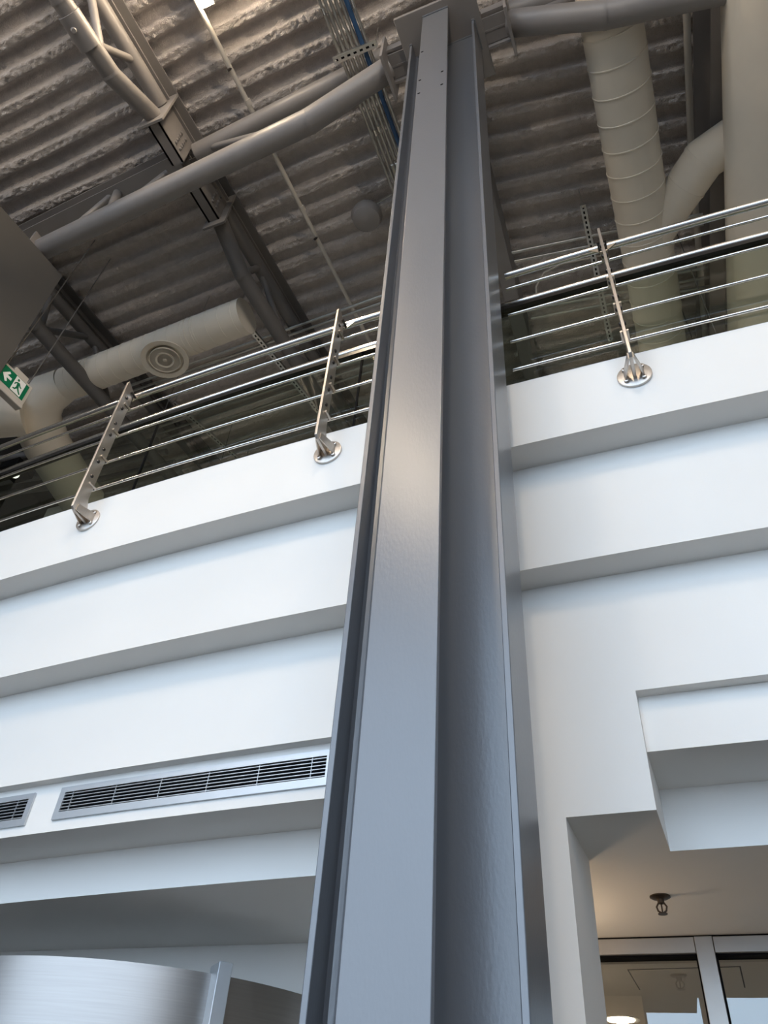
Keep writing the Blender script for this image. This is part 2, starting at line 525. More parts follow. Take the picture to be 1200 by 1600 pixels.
ring_truss('grey pipe ring truss running right from the column head',
           [(-0.17, 2.12, 7.50), (0.534, 2.20, 7.10), (3.6, 2.70, 7.10)],
           [(-0.17, 2.12, 7.80), (0.3, 2.16, 7.82), (3.6, 2.70, 7.86)],
           [(-0.185, 2.11, 7.48)],
           [((0.55, 2.20, 7.12), (1.70, 2.39, 7.84), 0.035), ((-0.02, 2.13, 7.55), (0.55, 2.21, 7.80), 0.035)])

# ------------------------------------------------------------------ radial trusses under the deck
def radial(name, label, x0, slope, y_a, y_b, low, up=None, plates=(), diags=(), bolts=None, sleeve=None, mt='truss_paint', group='radial roof trusses', zb=8.02):
    t = tag(empty(name, (x0, y_a, zb)), label, 'truss' if low else 'beam', group)
    def q(y, z, dx=0.0): return V(x0 + slope * (y - 2.2) + dx, y, z)
    b = MB()
    b.bar(q(y_a, DECK - 0.095), q(y_b, DECK - 0.095), 0.22, 0.018)
    b.bar(q(y_a, zb + 0.09), q(y_b, zb + 0.09), 0.014, 0.16)
    b.bar(q(y_a, zb), q(y_b, zb), 0.16, 0.018)
    b.build('top_beam', mt, t)
    if low:
        MB().tube([q(*p) for p in low], 0.083, 22).build('lower_chord', mt, t)
        for p in low[1:-1]:
            MB().tube([q(p[0] - 0.012, p[1]), q(p[0] + 0.012, p[1])], 0.087, 22).build('weld', mt, t)
    if up:
        MB().tube([q(*p) for p in up], 0.075, 20).build('upper_chord', mt, t)
    for (y, za, zb_, hw) in plates:
        MB().obox(q(y, (za + zb_) / 2), (1, 0, 0), (0, 1, 0), (0, 0, 1), hw, 0.012, (zb_ - za) / 2).build('end_plate', mt, t, bevel=0.003)
    for (a, c, r) in diags:
        MB().tube([q(*a), q(*c)], r, 12).build('diagonal', mt, t)
    if sleeve:
        s = MB().tube([q(sleeve[0], sleeve[1]), q(sleeve[0] + 0.28, sleeve[1] + 0.015)], 0.098, 20).build('sleeve', mt, t)
        MB().lathe(q(sleeve[0] + 0.11, sleeve[1] - 0.092), (0.5, 0, -1), [(0.025, 0), (0.025, 0.022), (0.018, 0.03), (0, 0.03)], 12).build('bolt', mt, s)
    if bolts:
        y0, y1, za, zb_ = bolts
        gp = MB().hexa([q(y0, za, 0.03), q(y0, za, 0.05), q(y1, za, 0.05), q(y1, za, 0.03), q(y0, zb_, 0.03), q(y0, zb_, 0.05), q(y1, zb_, 0.05), q(y1, zb_, 0.03)]).build('gusset_plate', mt, t)
        MB().hexa([q(y0, za, -0.08), q(y0, za, -0.06), q(y1, za, -0.06), q(y1, za, -0.08), q(y0, zb_, -0.08), q(y0, zb_, -0.06), q(y1, zb_, -0.06), q(y1, zb_, -0.08)]).build('gusset_plate', mt, t)
        MB().hexa([q(y0, za - 0.0, -0.08), q(y0, za, 0.05), q(y1, za, 0.05), q(y1, za, -0.08), q(y0, za + 0.016, -0.08), q(y0, za + 0.016, 0.05), q(y1, za + 0.016, 0.05), q(y1, za + 0.016, -0.08)]).build('bottom_plate', mt, t)
        for i in range(5):
            for k in range(2):
                c = q(y1 - 0.10 - 0.07 * k, za + 0.07 + i * 0.055, 0.05)
                MB().lathe(c, (1, 0, 0), [(0.016, 0), (0.016, 0.016), (0.010, 0.02), (0, 0.02)], 8).build('bolt', mt, gp)
    return t
SL = math.tan(math.radians(2.4))
radial('radial_truss', 'grey pipe roof truss passing the lamp and ending at the ring truss', -3.50, SL, -6.3, 2.24,
       [(-6.2, 7.20), (0.62, 7.30), (1.25, 7.36), (1.74, 7.66)], [(-6.2, 7.84), (1.74, 7.94)], [(1.76, 7.50, 8.12, 0.14)],
       [((0.05, 7.30), (0.62, 7.90), 0.04), ((1.10, 7.40), (0.70, 7.90), 0.038), ((1.0, 7.40), (1.30, 7.9), 0.036), ((-0.8, 7.90), (0.0, 7.30), 0.036)], bolts=(1.77, 2.20, 7.60, 8.02), sleeve=(0.72, 7.295))
radial('radial_truss', 'grey roof truss with shade put into its colour, over the balcony beside the oval duct', -3.50, SL, 2.32, 6.5,
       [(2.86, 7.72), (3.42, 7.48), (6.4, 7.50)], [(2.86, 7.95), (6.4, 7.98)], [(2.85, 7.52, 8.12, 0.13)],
       [((3.42, 7.50), (3.62, 7.95), 0.04), ((3.66, 7.95), (4.35, 7.50), 0.036), ((5.2, 7.95), (4.5, 7.5), 0.036)], bolts=(2.40, 2.84, 7.62, 8.02), mt='truss_shaded')
radial('radial_truss', 'dark roof truss crossing between the two beige ducts beside the pier', -6.02, 0.09, 2.5, 6.5,
       [(2.9, 7.55), (3.15, 7.35), (6.4, 7.25)], [(2.9, 7.95), (6.4, 7.95)], (),
       [((3.2, 7.36), (3.75, 7.93), 0.04), ((3.85, 7.93), (4.4, 7.32), 0.036), ((3.1, 7.93), (3.2, 7.4), 0.04)], mt='dark_steel')
radial('roof_beam', 'grey roof beam behind the column head', -0.76, -0.04, 2.5, 6.5, None, group='roof beams', zb=7.90)
radial('roof_beam', 'roof beam from the column head towards the glazed front', -0.70, -0.04, -6.3, 1.70, None, group='roof beams', zb=7.90)
radial('roof_beam', 'dark roof beam along the big right-hand duct', 1.50, -0.085, 2.46, 6.5, None, group='roof beams', zb=7.60, mt='truss_paint')

# ------------------------------------------------------------------ ceiling pipes, lamp, ducts
def pipe(name, label, pts, r, m_='pipe_paint', cat='pipe', group=None, n=14):
    return tag(MB().tube(pts, r, n).build(name, m_), label, cat, group)
sp = tag(empty('sprinkler_pipe', (-2.74, -6.0, 8.02)), 'pale sprinkler pipe crossing the ribbed deck beside the lamp', 'pipe')
MB().tube([(-2.79, -6.0, 8.055), (-2.77, 1.2, 8.055), (-2.63, 6.4, 8.055)], 0.024, 14).build('tube', 'pipe_paint', sp)
for y in (1.72, 3.55, 5.1):
    xx = -2.75 + (y - 1.2) * 0.027
    h = MB().tube([(xx - 0.01, y, 8.05), (xx - 0.04, y, 8.0)], 0.013, 10).build('sprinkler_head', 'bolt_dark', sp)
    MB().lathe((xx - 0.044, y, 7.992), (-0.5, 0, -1), [(0.016, 0), (0.016, 0.004), (0, 0.004)], 12).build('deflector', 'galvanised', h)
for y in (2.05, 3.2):
    xx = -2.755 + (y - 1.2) * 0.027
    MB().tube([(xx - 0.01, y - 0.03, 8.055), (xx - 0.01, y + 0.03, 8.055)], 0.031, 14).build('coupling', 'pipe_paint', sp)
sp2 = pipe('sprinkler_pipe', 'pale sprinkler pipe right of the spiral duct', [(1.34, 0.0, 8.05), (1.275, 2.65, 8.05), (1.19, 3.92, 8.05), (1.12, 6.4, 8.05)], 0.032)

def lamp(x, y0, y1, label):
    t = tag(empty('linear_lamp', (x, (y0 + y1) / 2, 8.0)), label, 'lamp', 'linear lamps under the deck')
    MB().box(x - 0.06, x + 0.06, y0, y1, 8.03, 8.16).build('housing', 'pipe_paint', t, bevel=0.004)
    MB().box(x - 0.05, x + 0.05, y0 + 0.01, y1 - 0.01, 8.0, 8.03).build('diffuser', 'lamp_glow', t)
    return t
lamp(-2.675, 0.0, 1.20, 'warm glowing lamp beside the sprinkler pipe at the top of the picture')
def pendant(x, y0, y1, z, label, glow='pendant_glow'):
    t = tag(empty('pendant_lamp', (x, (y0 + y1) / 2, z)), label, 'lamp', 'pendant tube lamps over the hall')
    MB().tube([(x, y0, z), (x, y1, z)], 0.035, 16).build('tube', glow, t)
    for y in (y0, y1):
        MB().tube([(x, y - 0.03, z), (x, y + 0.03, z)], 0.04, 16).build('end_cap', 'pipe_paint', t)
        MB().tube([(x, y, z), (x, y, 8.15)], 0.004, 8).build('cable', 'dark_steel', t)
    return t
pendant(-2.675, -3.6, -2.4, 7.2, 'left pendant tube lamp near the glazed front')
pendant(0.05, -1.9, -0.7, 6.0, 'pendant tube lamp over the viewer in front of the column')
pendant(3.6, -3.6, -2.4, 6.0, 'right pendant tube lamp near the glazed front')
pendant(-6.9, -2.6, -1.4, 6.4, 'pendant tube lamp beyond the pier')
for x, lb in ((-5.0, 'left'), (-2.1, 'middle'), (0.9, 'right')):  # unseen lamps added to lighten the ceiling above the balcony
    pendant(x, 4.5, 5.7, 5.3, lb + ' added unseen fill lamp over the upper floor behind the glass guard', 'upper_fill_glow')

def spiral_duct(name, label, p, q, r, pitch, ridge=0.004, oval=1.0, seam_slope=0.0, m_='duct_paint'):
    t = tag(empty(name, p), label, 'duct')
    p, q = Vector(p), Vector(q)
    d = (q - p).normalized()
    a = Vector((0, 0, 1)); a = (a - d * a.dot(d)).normalized(); b = d.cross(a)
    L = (q - p).length
    N = 40
    def ringpts(s, rr):
        out = []
        for j in range(N):
            th = 2 * math.pi * j / N
            ca, sb = math.cos(th), math.sin(th)
            out.append(p + d * s + a * (ca * rr * 1.0) + b * (sb * rr * oval))
        return out
    mb = MB()
    r0, r1 = ringpts(0, r), ringpts(L, r)
    mb.add(r0 + r1, [(j, (j + 1) % N, N + (j + 1) % N, N + j) for j in range(N)], True)
    mb.add(r0, [tuple(range(N))]); mb.add(r1, [tuple(range(N))])
    body = mb.build('body', m_, t)
    k = 0
    s = pitch * 0.5
    while s < L - pitch * 0.6:
        pts = []
        for j in range(N + 1):
            th = 2 * math.pi * j / N
            off = seam_slope * pitch * (j / N - 0.5)
            pts.append(p + d * (s + off) + a * math.cos(th) * r + b * math.sin(th) * r * oval)
        MB().tube(pts, ridge, 6, False).build('spiral_seam', m_, body)
        s += pitch
        k += 1
    return t
dr = spiral_duct('spiral_duct', 'beige round spiral-seam duct hanging right of the column', (0.60, -1.5, 7.35), (0.585, 6.4, 7.35), 0.245, 0.235, 0.0075, 1.0, 0.5)
# fork of the spiral duct into the big duct
m = MB().tube([(0.62, 4.35, 7.33), (0.88, 4.05, 7.33), (1.18, 3.72, 7.33), (1.50, 3.60, 7.33)], [0.19, 0.19, 0.19, 0.19], 28)
fk = m.build('branch', 'duct_paint', dr)
MB().tube([(1.165, 3.737, 7.33), (1.19, 3.712, 7.33)], 0.196, 28).build('collar', 'duct_paint', fk)
MB().tube([(1.00, 3.92, 7.33), (1.012, 3.907, 7.33)], 0.195, 28).build('collar', 'duct_paint', fk)
bd = tag(empty('main_duct', (1.9, 2.5, 7.2)), 'very large smooth beige duct at the upper right edge', 'duct')
MB().tube([(2.17, -3.0, 7.12), (1.90, 2.4, 7.12), (1.70, 6.4, 7.12)], 0.52, 56).build('body', 'duct_paint', bd)

# oval duct with round diffuser, left
od = spiral_duct('oval_duct', 'beige oval duct with closed end and round diffuser, upper left', (-3.66, 3.895, 7.50), (-6.25, 4.03, 7.50), 0.205, 0.17, 0.0045, 1.0, 0.15)
for s_ in (0.62, 0.70, 2.20, 2.27):
    MB().tube([(-3.66 - s_, 3.895 + s_ * 0.052, 7.50), (-3.66 - s_ - 0.012, 3.896 + s_ * 0.052, 7.50)], 0.212, 36).build('joint_ring', 'duct_paint', od)
dc, dn = V(-4.72, 3.97, 7.29), V(0.10, 0.10, -1)
df = MB().lathe(dc, dn, [(0.17, -0.14), (0.17, 0.0), (0.262, 0.030), (0.272, 0.038), (0.270, 0.048), (0.212, 0.040), (0.200, 0.00), (0.190, -0.04), (0.0, -0.06)], 40).build('diffuser', 'duct_paint', od)
for (ra, rb) in ((0.178, 0.132), (0.108, 0.062)):
    MB().lathe(dc, dn, [(ra, 0.052), (ra * 0.985, 0.058), (rb * 1.25, 0.050), (rb, 0.008), (rb * 0.95, -0.03), (ra * 0.9, 0.0), (ra, 0.052)], 36).build('cone', 'duct_paint', df)
MB().lathe(dc, dn, [(0.040, -0.03), (0.040, 0.03), (0.026, 0.052), (0, 0.056)], 20).build('knob', 'duct_paint', df)
MB().tube([(-4.30, 3.86, 7.70), (-4.28, 3.86, 8.2)], 0.006, 8).build('hanger_rod', 'galvanised', od)
# duct elbow and trunk beyond the dark truss
el = tag(empty('duct_elbow', (-6.6, 4.2, 6.9)), 'beige duct elbow and trunk beside the exit sign', 'duct')
MB().tube([(-6.27, 4.03, 7.50), (-6.55, 4.06, 7.46), (-6.80, 4.15, 7.34), (-6.90, 4.60, 7.22), (-7.06, 5.6, 7.16)], [0.205, 0.25, 0.29, 0.29, 0.29], 32).build('elbow', 'duct_paint', el)
MB().tube([(-6.75, 4.05, 7.15), (-7.4, 3.75, 6.95), (-8.4, 3.55, 6.9)], 0.27, 32).build('trunk', 'duct_paint', el)

# conduit bundle on a trapeze, left of the column head
names = []
for i in range(7):
    f = i / 6
    xa = -1.672 + 0.264 * f
    blue = (i == 5)
    x2 = xa + 0.03
    r = 0.0155 if not blue else 0.022
    pos = ['outer left', 'second', 'third', 'fourth', 'fifth', 'blue', 'outer right'][i]
    lab = 'blue conduit in the bundle beside the column head' if blue else ('%s galvanised conduit of the bundle beside the column head, counted from the left' % pos if i not in (0, 6) else '%s galvanised conduit of the bundle beside the column head' % pos)
    c = tag(empty('conduit', (xa, 0.0, 7.80)), lab, 'conduit', 'conduits beside the column head')
    yb_ = 6.3
    MB().tube([(xa - 0.03, -3.0, 7.80), (xa, 1.9, 7.80), (xa + 0.005, 6.3, 7.80)], r, 10).build('tube', 'blue_conduit' if blue else 'galvanised', c)
    for y in {0: [1.52], 1: [2.62], 2: [2.6], 3: [2.95], 4: [2.98], 5: [3.4], 6: [1.5, 1.56]}[i]:
        MB().tube([(xa, y, 7.80), (xa, y + 0.06, 7.80)], r + 0.006, 10).build('coupling', 'polished_steel' if not blue else 'blue_conduit', c)
    if i in (2, 3):
        y = 2.98 + 0.0 * i
        MB().box(xa - 0.019, xa + 0.019, y, y + 0.20, 7.765, 7.81).build('conduit_body', 'galvanised', c, bevel=0.012)
def strut(p, q, label, rods=True, wd=0.058, group='slotted strut channels'):
    p, q = Vector(p), Vector(q)
    t = tag(empty('strut_channel', (p + q) / 2), label, 'strut', group)
    d = (q - p).normalized(); s = d.cross(V(0, 0, 1)).normalized()
    MB().bar(p, q, wd, 0.036).build('channel', 'galvanised', t)
    L = (q - p).length; n = max(2, int(L / 0.055))
    for i in range(n):
        c = p + d * (L * (i + 0.5) / n) - V(0, 0, 0.0185)
        MB().obox(c, d, s, (0, 0, 1), 0.015, 0.009, 0.001).build('slot', 'black_gasket', t)
    if rods:
        for c in (p + d * 0.02, q - d * 0.02):
            MB().tube([c, (c.x, c.y, DECK - 0.05)], 0.005, 8).build('hanger_rod', 'galvanised', t)
            MB().lathe(c - V(0, 0, 0.02), (0, 0, 1), [(0.010, 0), (0.010, 0.010), (0, 0.010)], 6).build('nut', 'polished_steel', t)
    return t
strut((-1.74, 1.930, 7.762), (-1.32, 1.930, 7.762), 'short slotted strut carrying the conduit bundle beside the column head')
strut((-1.76, 3.47, 7.762), (-1.33, 3.47, 7.762), 'slotted strut carrying the conduits behind the left flange')
strut((0.085, 4.02, 7.80), (0.075, 5.75, 7.80), 'slotted strut crossing the conduits left of the spiral duct')
strut((-3.90, 3.98, 7.82), (-3.60, 5.75, 7.82), 'slotted strut at the closed end of the oval duct')
strut((-5.35, 4.9, 7.82), (-5.0, 6.2, 7.82), 'slotted strut seen through the glass under the round diffuser')
# conduits along the ribs over the upper floor
i = 0
for (y, lab) in ((4.42, 'front conduit'), (4.53, 'second conduit'), (5.05, 'third conduit'), (5.17, 'fourth conduit'), (5.29, 'rear conduit')):
    pipe('ceiling_conduit', lab + ' of the run along the ribs left of the spiral duct', [(-0.72, y - 0.10, 7.84), (0.2, y + 0.0, 7.84), (1.2, y + 0.13, 7.84)], 0.018, 'galvanised', 'conduit', 'conduits along the right-hand ribs', 10)
for (y, lab) in ((4.36, 'front conduit'), (4.44, 'second conduit'), (4.98, 'third conduit'), (5.08, 'fourth conduit'), (5.18, 'fifth conduit'), (5.28, 'rear conduit')):
    pipe('ceiling_conduit', lab + ' of the run behind the left-hand railing', [(-1.75, y - 0.02, 7.86), (-3.6, y + 0.06, 7.86), (-5.9, y + 0.16, 7.86)], 0.017, 'galvanised', 'conduit', 'conduits along the left-hand ribs', 10)
pipe('flexible_conduit', 'thin curved conduit drooping from the run right of the column', [(0.2, 4.66, 7.82), (-0.25, 4.60, 7.80), (-0.45, 4.62, 7.76), (-0.56, 4.72, 7.7), (-0.60, 4.9, 7.66)], 0.010, 'pipe_paint', 'conduit')
# pipes on the far left over the upper floor
for k, y in enumerate((5.0, 5.22, 5.44, 5.66)):
    pipe('ceiling_pipe', ['nearest', 'second', 'third', 'farthest'][k] + ' grey pipe of the run at the far left behind the glass', [(-5.9, y + 0.16, 7.78), (-7.3, y + 0.1, 7.78), (-8.8, y - 0.1, 7.78)], 0.045, 'truss_paint', 'pipe', 'pipes at the far left', 12)
# round ceiling speaker left of the column
sk = tag(empty('ceiling_speaker', (-2.04, 3.43, 7.75)), 'round grey ceiling speaker hanging left of the column', 'speaker')
MB().lathe((-2.04, 3.43, 7.90), (0, 0, 1), [(0.0, -0.15), (0.08, -0.145), (0.14, -0.11), (0.165, -0.03), (0.15, 0.03), (0.06, 0.07), (0, 0.07)], 28).build('shell', 'truss_paint', sk)
MB().tube([(-2.04, 3.43, 7.96), (-2.04, 3.43, 8.22)], 0.014, 10).build('stem', 'truss_paint', sk)
MB().tube([(-2.0, 3.43, 8.05), (-1.74, 3.36, 8.02)], 0.010, 8).build('arm', 'galvanised', sk)
# small spotlight at far left
sl = tag(empty('spotlight', (-7.85, 5.02, 7.40)), 'small bright spotlight in a black box behind the left railing', 'spotlight')
MB().box(-8.02, -7.70, 4.86, 5.18, 7.40, 7.52).build('box', 'black_cap', sl, bevel=0.005)
MB().lathe((-7.86, 5.02, 7.40), (0.3, -0.2, -1), [(0.06, -0.02), (0.06, 0.03), (0, 0.04)], 18).build('lens', 'spot_glow', sl)
# lit panel and beige panels on the back wall of the upper floor
m = MB(); m.box(0.985, 1.075, 6.52, 6.56, 7.75, 8.17)
tag(m.build('wall_light', 'wall_light_glow'), 'small pale yellow lit panel behind the right-hand glass', 'light')
m = MB(); m.box(-0.62, 1.4, 6.42, 6.55, 7.4, 8.02)
tag(m.build('wall_panel', 'beige_paint', bevel=0.004), 'pale panel high on the back wall behind the right-hand railing', 'panel', 'panels on the upper back wall')
m = MB(); m.box(-1.4, -0.98, 6.42, 6.55, 7.4, 8.02)
tag(m.build('wall_panel', 'beige_paint', bevel=0.004), 'narrow pale panel on the back wall just right of the column', 'panel', 'panels on the upper back wall')

# grey pier at the far left
m = MB()
m.hexa([(-5.25, 0.2, FLOOR), (-4.985, 2.60, FLOOR), (-5.7, 2.62, FLOOR), (-5.9, 0.2, FLOOR), (-5.25, 0.2, 7.0), (-4.985, 2.60, 7.0), (-5.7, 2.62, 7.0), (-5.9, 0.2, 7.0)])
struct(m.build('wall_pier', 'grey_wall_paint'), 'plain dark grey pier at the left edge')

# ------------------------------------------------------------------ exit sign
ex = tag(empty('exit_sign', (-5.05, 2.7, 5.45)), 'green and white running man exit sign with a left arrow', 'sign')
def sg(u, v_, w_=0.0):       # u along the sign (left to right as seen), v up, w out
    u = 0.40 - (0.40 - u) * 0.84
    return V(-5.03 + 0.10 * u + w_, 2.53 + u, 5.32 + v_)
def spoly(name, pts, w0, th, m_, parent):
    MB().prism([sg(a, b, w0) for a, b in pts], (th, 0, 0)).build(name, m_, parent)
body = MB().prism([sg(-0.02, -0.02, -0.04), sg(0.40, -0.02, -0.04), sg(0.40, 0.25, -0.04), (sg(-0.02, 0.25, -0.04))], (0.05, 0, 0)).build('housing', 'sign_body', ex, bevel=0.006)
MB().prism([sg(-0.02, -0.055, -0.05), sg(0.40, -0.055, -0.05), sg(0.40, -0.02, -0.05), (sg(-0.02, -0.02, -0.05))], (0.07, 0, 0)).build('bottom_rail', 'sign_body', ex, bevel=0.006)
MB().prism([sg(0.14, 0.25, -0.03), sg(0.32, 0.25, -0.03), sg(0.32, 0.31, -0.03), (sg(0.14, 0.31, -0.03))], (0.03, 0, 0)).build('bracket', 'sign_body', ex, bevel=0.003)
spoly('green_panel', [(0.02, 0.03), (0.36, 0.03), (0.36, 0.22), (0.02, 0.22)], 0.0101, 0.003, 'sign_green', ex)
spoly('arrow', [(0.04, 0.125), (0.10, 0.19), (0.12, 0.175), (0.095, 0.14), (0.155, 0.14), (0.155, 0.11), (0.095, 0.11), (0.12, 0.075), (0.10, 0.06)], 0.0132, 0.002, 'sign_white', ex)
wp = MB().prism([sg(a, b, 0.0132) for a, b in [(0.185, 0.035), (0.315, 0.035), (0.315, 0.215), (0.185, 0.215)]], (0.002, 0, 0)).build('pictogram_panel', 'sign_white', ex)
for poly in ([(0.212, 0.178), (0.224, 0.170), (0.236, 0.178), (0.236, 0.192), (0.224, 0.200), (0.212, 0.192)],
             [(0.222, 0.160), (0.250, 0.165), (0.272, 0.140), (0.290, 0.132), (0.286, 0.122), (0.266, 0.128), (0.252, 0.142), (0.262, 0.108), (0.232, 0.100)],
             [(0.222, 0.160), (0.200, 0.140), (0.196, 0.118), (0.206, 0.116), (0.212, 0.134), (0.230, 0.146)],
             [(0.236, 0.108), (0.262, 0.108), (0.284, 0.080), (0.306, 0.060), (0.298, 0.048), (0.272, 0.068), (0.250, 0.094)],
             [(0.232, 0.112), (0.250, 0.096), (0.230, 0.066), (0.202, 0.062), (0.202, 0.074), (0.222, 0.080)]):
    MB().prism([sg(a, b, 0.0153) for a, b in poly], (0.0015, 0, 0)).build('running_figure', 'sign_green', wp)
for u in (0.0, 0.30):
    MB().tube([sg(u + 0.05, 0.26, -0.015), sg(u + 0.05 - 0.02, 0.26, -0.015) + V(0, 0.1, 2.4)], 0.006, 8).build('hanger_cable', 'dark_steel', ex)

# ------------------------------------------------------------------ stainless guard rails
RAILS = ((4.115, 0.0215, 'handrail'), (3.975, 0.0085, 'rail'), (3.715, 0.0085, 'rail'), (3.467, 0.0085, 'rail'), (3.228, 0.0085, 'rail'))
DR = -0.052
def post(parent, x):
    t = 0.0075
    p = MB()
    # L-shaped plate standing off the wall
    dA, dB = -0.155, -0.070
    poly = [(dA, 3.005), (dA, 4.150), (dA + 0.010, 4.170), (dB - 0.010, 4.125), (dB, 4.10), (dB, 3.98), (dB, 3.13), (dB + 0.02, 3.07), (-0.012, 3.05), (-0.012, 2.985), (dA + 0.018, 2.99)]
    base = ys(x, 0)
    p.prism([(x - t, base + d, z) for d, z in poly], (2 * t, 0, 0))
    o = p.build('post', 'stainless', parent, bevel=0.002)
    bp = MB().lathe((x, base, 3.018), (0, -1, 0), [(0.0, 0.0005), (0.079, 0.0005), (0.079, 0.012), (0.076, 0.014), (0, 0.014)], 36).build('base_plate', 'stainless', o)
    for sx in (-1, 1):
        MB().prism([(x + sx * t, base - 0.128, 2.995), (x + sx * 0.040, base - 0.013, 2.985), (x + sx * 0.040, base - 0.013, 3.052), (x + sx * t, base - 0.122, 3.045)], (sx * 0.006, 0, 0)).build('gusset', 'stainless', o)
    for a in (45, 135, 225, 315):
        c = V(x + 0.056 * math.cos(math.radians(a)), base - 0.012, 3.018 + 0.056 * math.sin(math.radians(a)))
        b = MB().lathe(c, (0, -1, 0), [(0.0115, 0), (0.0115, 0.014), (0.008, 0.016), (0.006, 0.016), (0.006, 0.010), (0, 0.010)], 14).build('bolt', 'stainless', o)
    # brackets at each rail
    for k, (z, r, nm) in enumerate(RAILS):
        zz = z - 0.004
        for sx in (-1, 1):
            xx = x + sx * (t + 0.010)
            if k == 0:
                MB().tube([(xx, base - 0.108, z - 0.02), (xx, base + DR, z - 0.022)], 0.008, 10).build('rail_bracket', 'bolt_dark', o)
                MB().prism([(xx, base + DR - 0.02, z - 0.026), (xx + sx * 0.060, base + DR - 0.02, z - 0.018), (xx, base + DR - 0.02, z - 0.075)], (0, 0.006, 0)).build('bracket_plate', 'polished_steel', o)
            else:
                MB().tube([(xx - sx * 0.004, base - 0.118, zz), (xx - sx * 0.004, base + DR, zz)], 0.0070, 10).build('rail_bracket', 'stainless', o)
                for dz in (0.055, -0.055):
                    if k == 4 and dz < 0: continue
                    MB().lathe((x + sx * t, base - 0.118, zz + dz), (sx, 0, 0), [(0.012, 0), (0.012, 0.005), (0.008, 0.009), (0, 0.009)], 14).build('bolt', 'bolt_dark', o)
    return o
def guard(label, x0, x1, posts):
    t = tag(empty('guard_rail', (posts[0], ys(posts[0], -0.1), 3.0)), label, 'railing', 'stainless guard rails')
    n = max(2, int((x1 - x0) / 0.2))
    for (z, r, nm) in RAILS:
        MB().tube([cw(x0 + (x1 - x0) * i / n, DR, z) for i in range(n + 1)], r, 14).build(nm, 'polished_steel', t)
    for x in posts:
        post(t, x)
    return t
guard('stainless guard rail with two posts on the fascia left of the column', -4.93, CX - HD - 0.002, (-3.050, -1.468))
guard('stainless guard rail with one post on the fascia right of the column', CX + HD + 0.002, 3.2, (0.100, 1.68))

# glass guard behind the rails
def glass_guard(label, joints):
    t = tag(empty('glass_guard', cw(joints[0], 0.25, ZT)), label, 'glass guard', 'glass guards behind the rails')
    x0, x1 = joints[0], joints[-1]
    n = max(2, int((x1 - x0) / 0.2))
    c = MB(); cbox(c, x0, x1, 0.222, 0.278, 4.215, 4.250); c.build('cap_channel', 'black_cap', t)
    MB().tube([cw(x0 + (x1 - x0) * i / n, 0.240, 4.270) for i in range(n + 1)], 0.027, 14).build('cap_rail', 'polished_steel', t)
    s = MB(); cbox(s, x0, x1, 0.225, 0.275, ZT + 0.001, ZT + 0.03); s.build('shoe', 'black_cap', t)
    for a, b in zip(joints[:-1], joints[1:]):
        p = MB(); cbox(p, a + 0.006, b - 0.006, 0.244, 0.256, ZT + 0.03, 4.216); p.build('pane', 'guard_glass', t)
    for a in joints[1:-1]:
        p = MB(); cbox(p, a - 0.006, a + 0.006, 0.243, 0.257, ZT + 0.03, 4.216, 1); p.build('joint_seal', 'black_gasket', t)
    return t
glass_guard('tinted glass guard with black cap behind the railing left of the column', [-8.5, -6.4, -4.68, -3.08, -1.475, -0.80])
glass_guard('tinted glass guard with black cap behind the railing right of the column', [-0.79, 1.70, 3.4])

# ------------------------------------------------------------------ linear vents in the fascia
def vent(label, x0, x1, z0, z1, fl=0.032, fz=0.031, ndiv=6):
    t = tag(empty('air_vent', cw((x0 + x1) / 2, 0.375, z0)), label, 'vent', 'linear air vents in the fascia')
    da, db = 0.364, 0.3745
    xi0, xi1, zi0, zi1 = x0 + fl, x1 - fl, z0 + fz + 0.004, z1 - fz + 0.004
    for nm, pts in (('frame_top', [(x0, z1), (x1, z1), (xi1, zi1), (xi0, zi1)]), ('frame_bottom', [(x0, z0), (x1, z0), (xi1, zi0), (xi0, zi0)]),
                    ('frame_end', [(x0, z0), (xi0, zi0), (xi0, zi1), (x0, z1)]), ('frame_end', [(x1, z0), (xi1, zi0), (xi1, zi1), (x1, z1)])):
        mb = MB(); n = 8 if nm in ('frame_top', 'frame_bottom') else 1
        a, b, c, d = pts
        for i in range(n):
            f0, f1 = i / n, (i + 1) / n
            if n > 1:
                q = [(a[0] + (b[0] - a[0]) * f0, a[1]), (a[0] + (b[0] - a[0]) * f1, a[1]), (d[0] + (c[0] - d[0]) * f1, d[1]), (d[0] + (c[0] - d[0]) * f0, d[1])]
            else: q = pts
            mb.hexa([cw(x, da, z) for x, z in q] + [cw(x, db, z) for x, z in q])
        mb.build(nm, 'vent_alu', t)
    bk = MB(); cbox(bk, xi0, xi1, 0.3735, 0.3745, zi0, zi1); bk.build('dark_opening', 'vent_dark', t)
    for k in range(6):
        z = zi0 + (zi1 - zi0) * (k + 0.42) / 6
        s = MB(); cbox(s, xi0, xi1, 0.3655, 0.3725, z - 0.0016, z + 0.0016); s.build('slat', 'vent_alu', t)
    for k in range(ndiv):
        x = xi0 + 0.05 + (xi1 - xi0 - 0.12) * k / (ndiv - 1)
        s = MB(); cbox(s, x - 0.0012, x + 0.0012, 0.3665, 0.3728, zi0, zi1, 1); s.build('divider', 'vent_alu', t)
    return t
vent('long grey slatted air vent in the fascia beside the column', -2.905, -1.425, 1.372, 1.530)
vent('grey slatted air vent cut off by the left edge', -4.55, -3.072, 1.366, 1.526)

